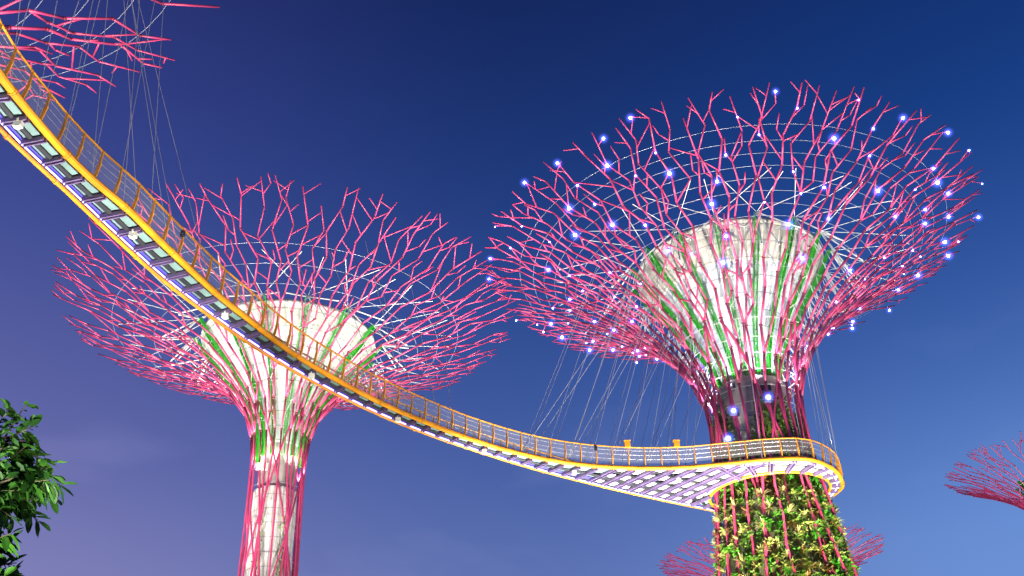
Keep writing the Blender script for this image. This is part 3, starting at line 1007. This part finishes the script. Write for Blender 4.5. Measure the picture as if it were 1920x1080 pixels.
for k, x in enumerate((-7.2, -6.4, -5.6, -4.9, -4.2, -3.5)):
    p = min(Lc, key=lambda q: abs(q[0] - x)); a = ang_to(T2, p)
    cable(v3(p), canopy_pt(T2, a + .1 * (k - 2.5), 11.5 + (k % 3)))
for k, y in enumerate((21.5, 23, 24.5, 26, 27.5, 29, 31, 33)):
    for S_, zz in ((U, ZD + .1), (Lc, ZD)):
        p = min(S_, key=lambda q: abs(q[1] - y)); a = ang_to(T6, p)
        cable(v3(p, zz), canopy_pt(T6, a + .04 * (k - 4), 12.2 + (k % 3) * .8), .012)

# ------------------------------------------------------------------ leafy tree in the lower left corner
TB = pix(-200, 1000, 11.5)
tb = (TB[0], TB[1], 0)
tr = tag(empty('broadleaf_tree', tb), 'dark green broadleaf tree in the lower left corner', 'tree')
b = MB()
b.poly([(0, 0, 0), (.05, 0, 1.5), (-.03, .05, 3), (.04, 0, 4.2), (0, 0, 5.2), (.03, .02, 6.1)], [.17, .15, .12, .09, .06, .02], 9)
rd = random.Random(14); tw = []
for k in range(135):
    z0 = rd.uniform(2.4, 5.9); a = rd.uniform(0, 2 * PI); l = rd.uniform(.8, 1.5) * (1.05 - .55 * max(0, (z0 - 4) / 2.2))
    d = np.array([math.cos(a), math.sin(a), rd.uniform(.1, .55)])
    p0 = np.array([0, 0, z0]); p1 = p0 + d * l * .5 + np.array([0, 0, .04]); p2 = p0 + d * l
    b.poly([p0, p1, p2], [.045, .03, .012], 6)
    for j in range(11):
        f = rd.uniform(.2, 1.0); q = p0 + d * l * f
        dd = d + np.array([rd.gauss(0, .6), rd.gauss(0, .6), rd.gauss(.05, .5)]); dd /= np.linalg.norm(dd)
        e = q + dd * rd.uniform(.2, .5); b.seg(q, e, .012, .006, 5); tw.append((q, e, dd))
b.build('trunk', 'bark', tr, True)
b = MB()
for q, e, dd in tw:
    for j in range(13):
        f = rd.uniform(.25, 1.05); p = q + (e - q) * f
        az_ = rd.uniform(0, 2 * PI); _, x, y = b._frame(dd)
        d = dd * .55 + (x * math.cos(az_) + y * math.sin(az_)) * .8 + np.array([0, 0, -.28]); d /= np.linalg.norm(d)
        l = rd.uniform(.13, .25); wv = l * rd.uniform(.16, .22); sd = np.cross(d, [0, 0, 1.]) + np.array([rd.gauss(0, .25) for _ in range(3)]); sd -= d * (sd @ d); sd /= np.linalg.norm(sd)
        nn = np.cross(sd, d); P_ = lambda u, v, c_=0: p + d * l * u + sd * wv * v - nn * c_ * l - np.array([0, 0, .18 * l * u * u])
        b.face([P_(0, 0), P_(.25, .75, -.03), P_(.6, 1, -.04), P_(.88, .55, -.02), P_(1, 0)])
        b.face([P_(0, 0), P_(1, 0), P_(.88, -.55, -.02), P_(.6, -1, -.04), P_(.25, -.75, -.03)])
b.build('crown', 'leaf', tr)

# ------------------------------------------------------------------ floodlights and added fill spots
def ring_spots(C_, n, r_, z, tgt_r, tgt_z, power, col, ang, ph=0., size=.3, key=None):
    P0 = power
    for k in range(n):
        a = ph + 2 * PI * k / n
        power = P0 if key is None else P0 * (.32 + 2.0 * max(0, math.cos(a - key)) ** 1.5)
        spot((C_[0] + r_ * math.cos(a), C_[1] + r_ * math.sin(a), z), (C_[0] + tgt_r * math.cos(a), C_[1] + tgt_r * math.sin(a), tgt_z), power, col, ang, .5, size)


PINKW = (1, .93, .90)
# on the ground round each tower, aimed up into the canopy
ring_spots(C1, 8, 16, .5, 10.5, 39, 42000, PINKW, 62, .2, key=-2.3)
ring_spots(C2, 8, 14, .5, 9.5, 37, 31000, PINKW, 62, .5, key=-2.3)
ring_spots(C6, 4, 14, .5, 10, 39, 60000, PINKW, 62, .2)
# between funnel and skin
ring_spots(C1, 8, 2.75, 29.2, 4.2, 36.5, 1500, (.76, .76, 1), 100, 0, .15)
ring_spots(C2, 8, 1.62, 26.6, 3.2, 34, 520, (1, 1, .96), 100, 0, .15)
# warm wash on the two trunks
for dx, dy, pw in ((-9, -13, 62000), (6, -15, 62000)):
    spot((C1[0] + dx, C1[1] + dy, .6), (C1[0], C1[1], 17), pw, (1, .90, .62), 42, .6)
for dx, dy, pw in ((-7, -11, 15000), (6, -11, 15000)):
    spot((C2[0] + dx, C2[1] + dy, .6), (C2[0], C2[1], 19), pw, (1, .95, .80), 34, .6)
# unseen ground spots added to brighten the walkway
for k in range(6, len(LS), 11):
    p = LS[k]; t = tangent(LS, k); n_ = np.array([t[1], -t[0]])
    q = p + n_ * 20
    spot((q[0], q[1], .5), (p[0], p[1], ZD + .6), 24000, (1, .88, .74), 36, .7)
# far towers
for o in [o for o in COL.objects if o.name.startswith('tree_tower') and o.location.y > 90]:
    for dx in (-10, 10):
        spot((o.location.x + dx, o.location.y - 16, .5), (o.location.x, o.location.y - 2, 37), 60000, PINKW, 50, .5)
# unseen spot added to brighten the leafy tree
spot((tb[0] + 3.2, tb[1] - 4.5, .5), (tb[0] + .6, tb[1], 5.2), 8000, (.9, 1, .75), 60, .6)

for a in (-2.5, -1.6, -.7):  # unseen spots added above the ring deck to brighten the neck
    spot((C1[0] + 5.1 * math.cos(a), C1[1] + 5.1 * math.sin(a), ZD + 1.7), (C1[0] + 2.2 * math.cos(a), C1[1] + 2.2 * math.sin(a), 28.2), 480, (1, .95, .85), 75, .7, .1)

# unseen spots added near the viewpoint to brighten the rail posts along the walkway
spot((3, 3, .8), (-13, 29, 23.5), 26000, (1, .90, .78), 44, .7)
spot((6, 22, .8), (-3, 47, 23.5), 22000, (1, .90, .78), 40, .7)
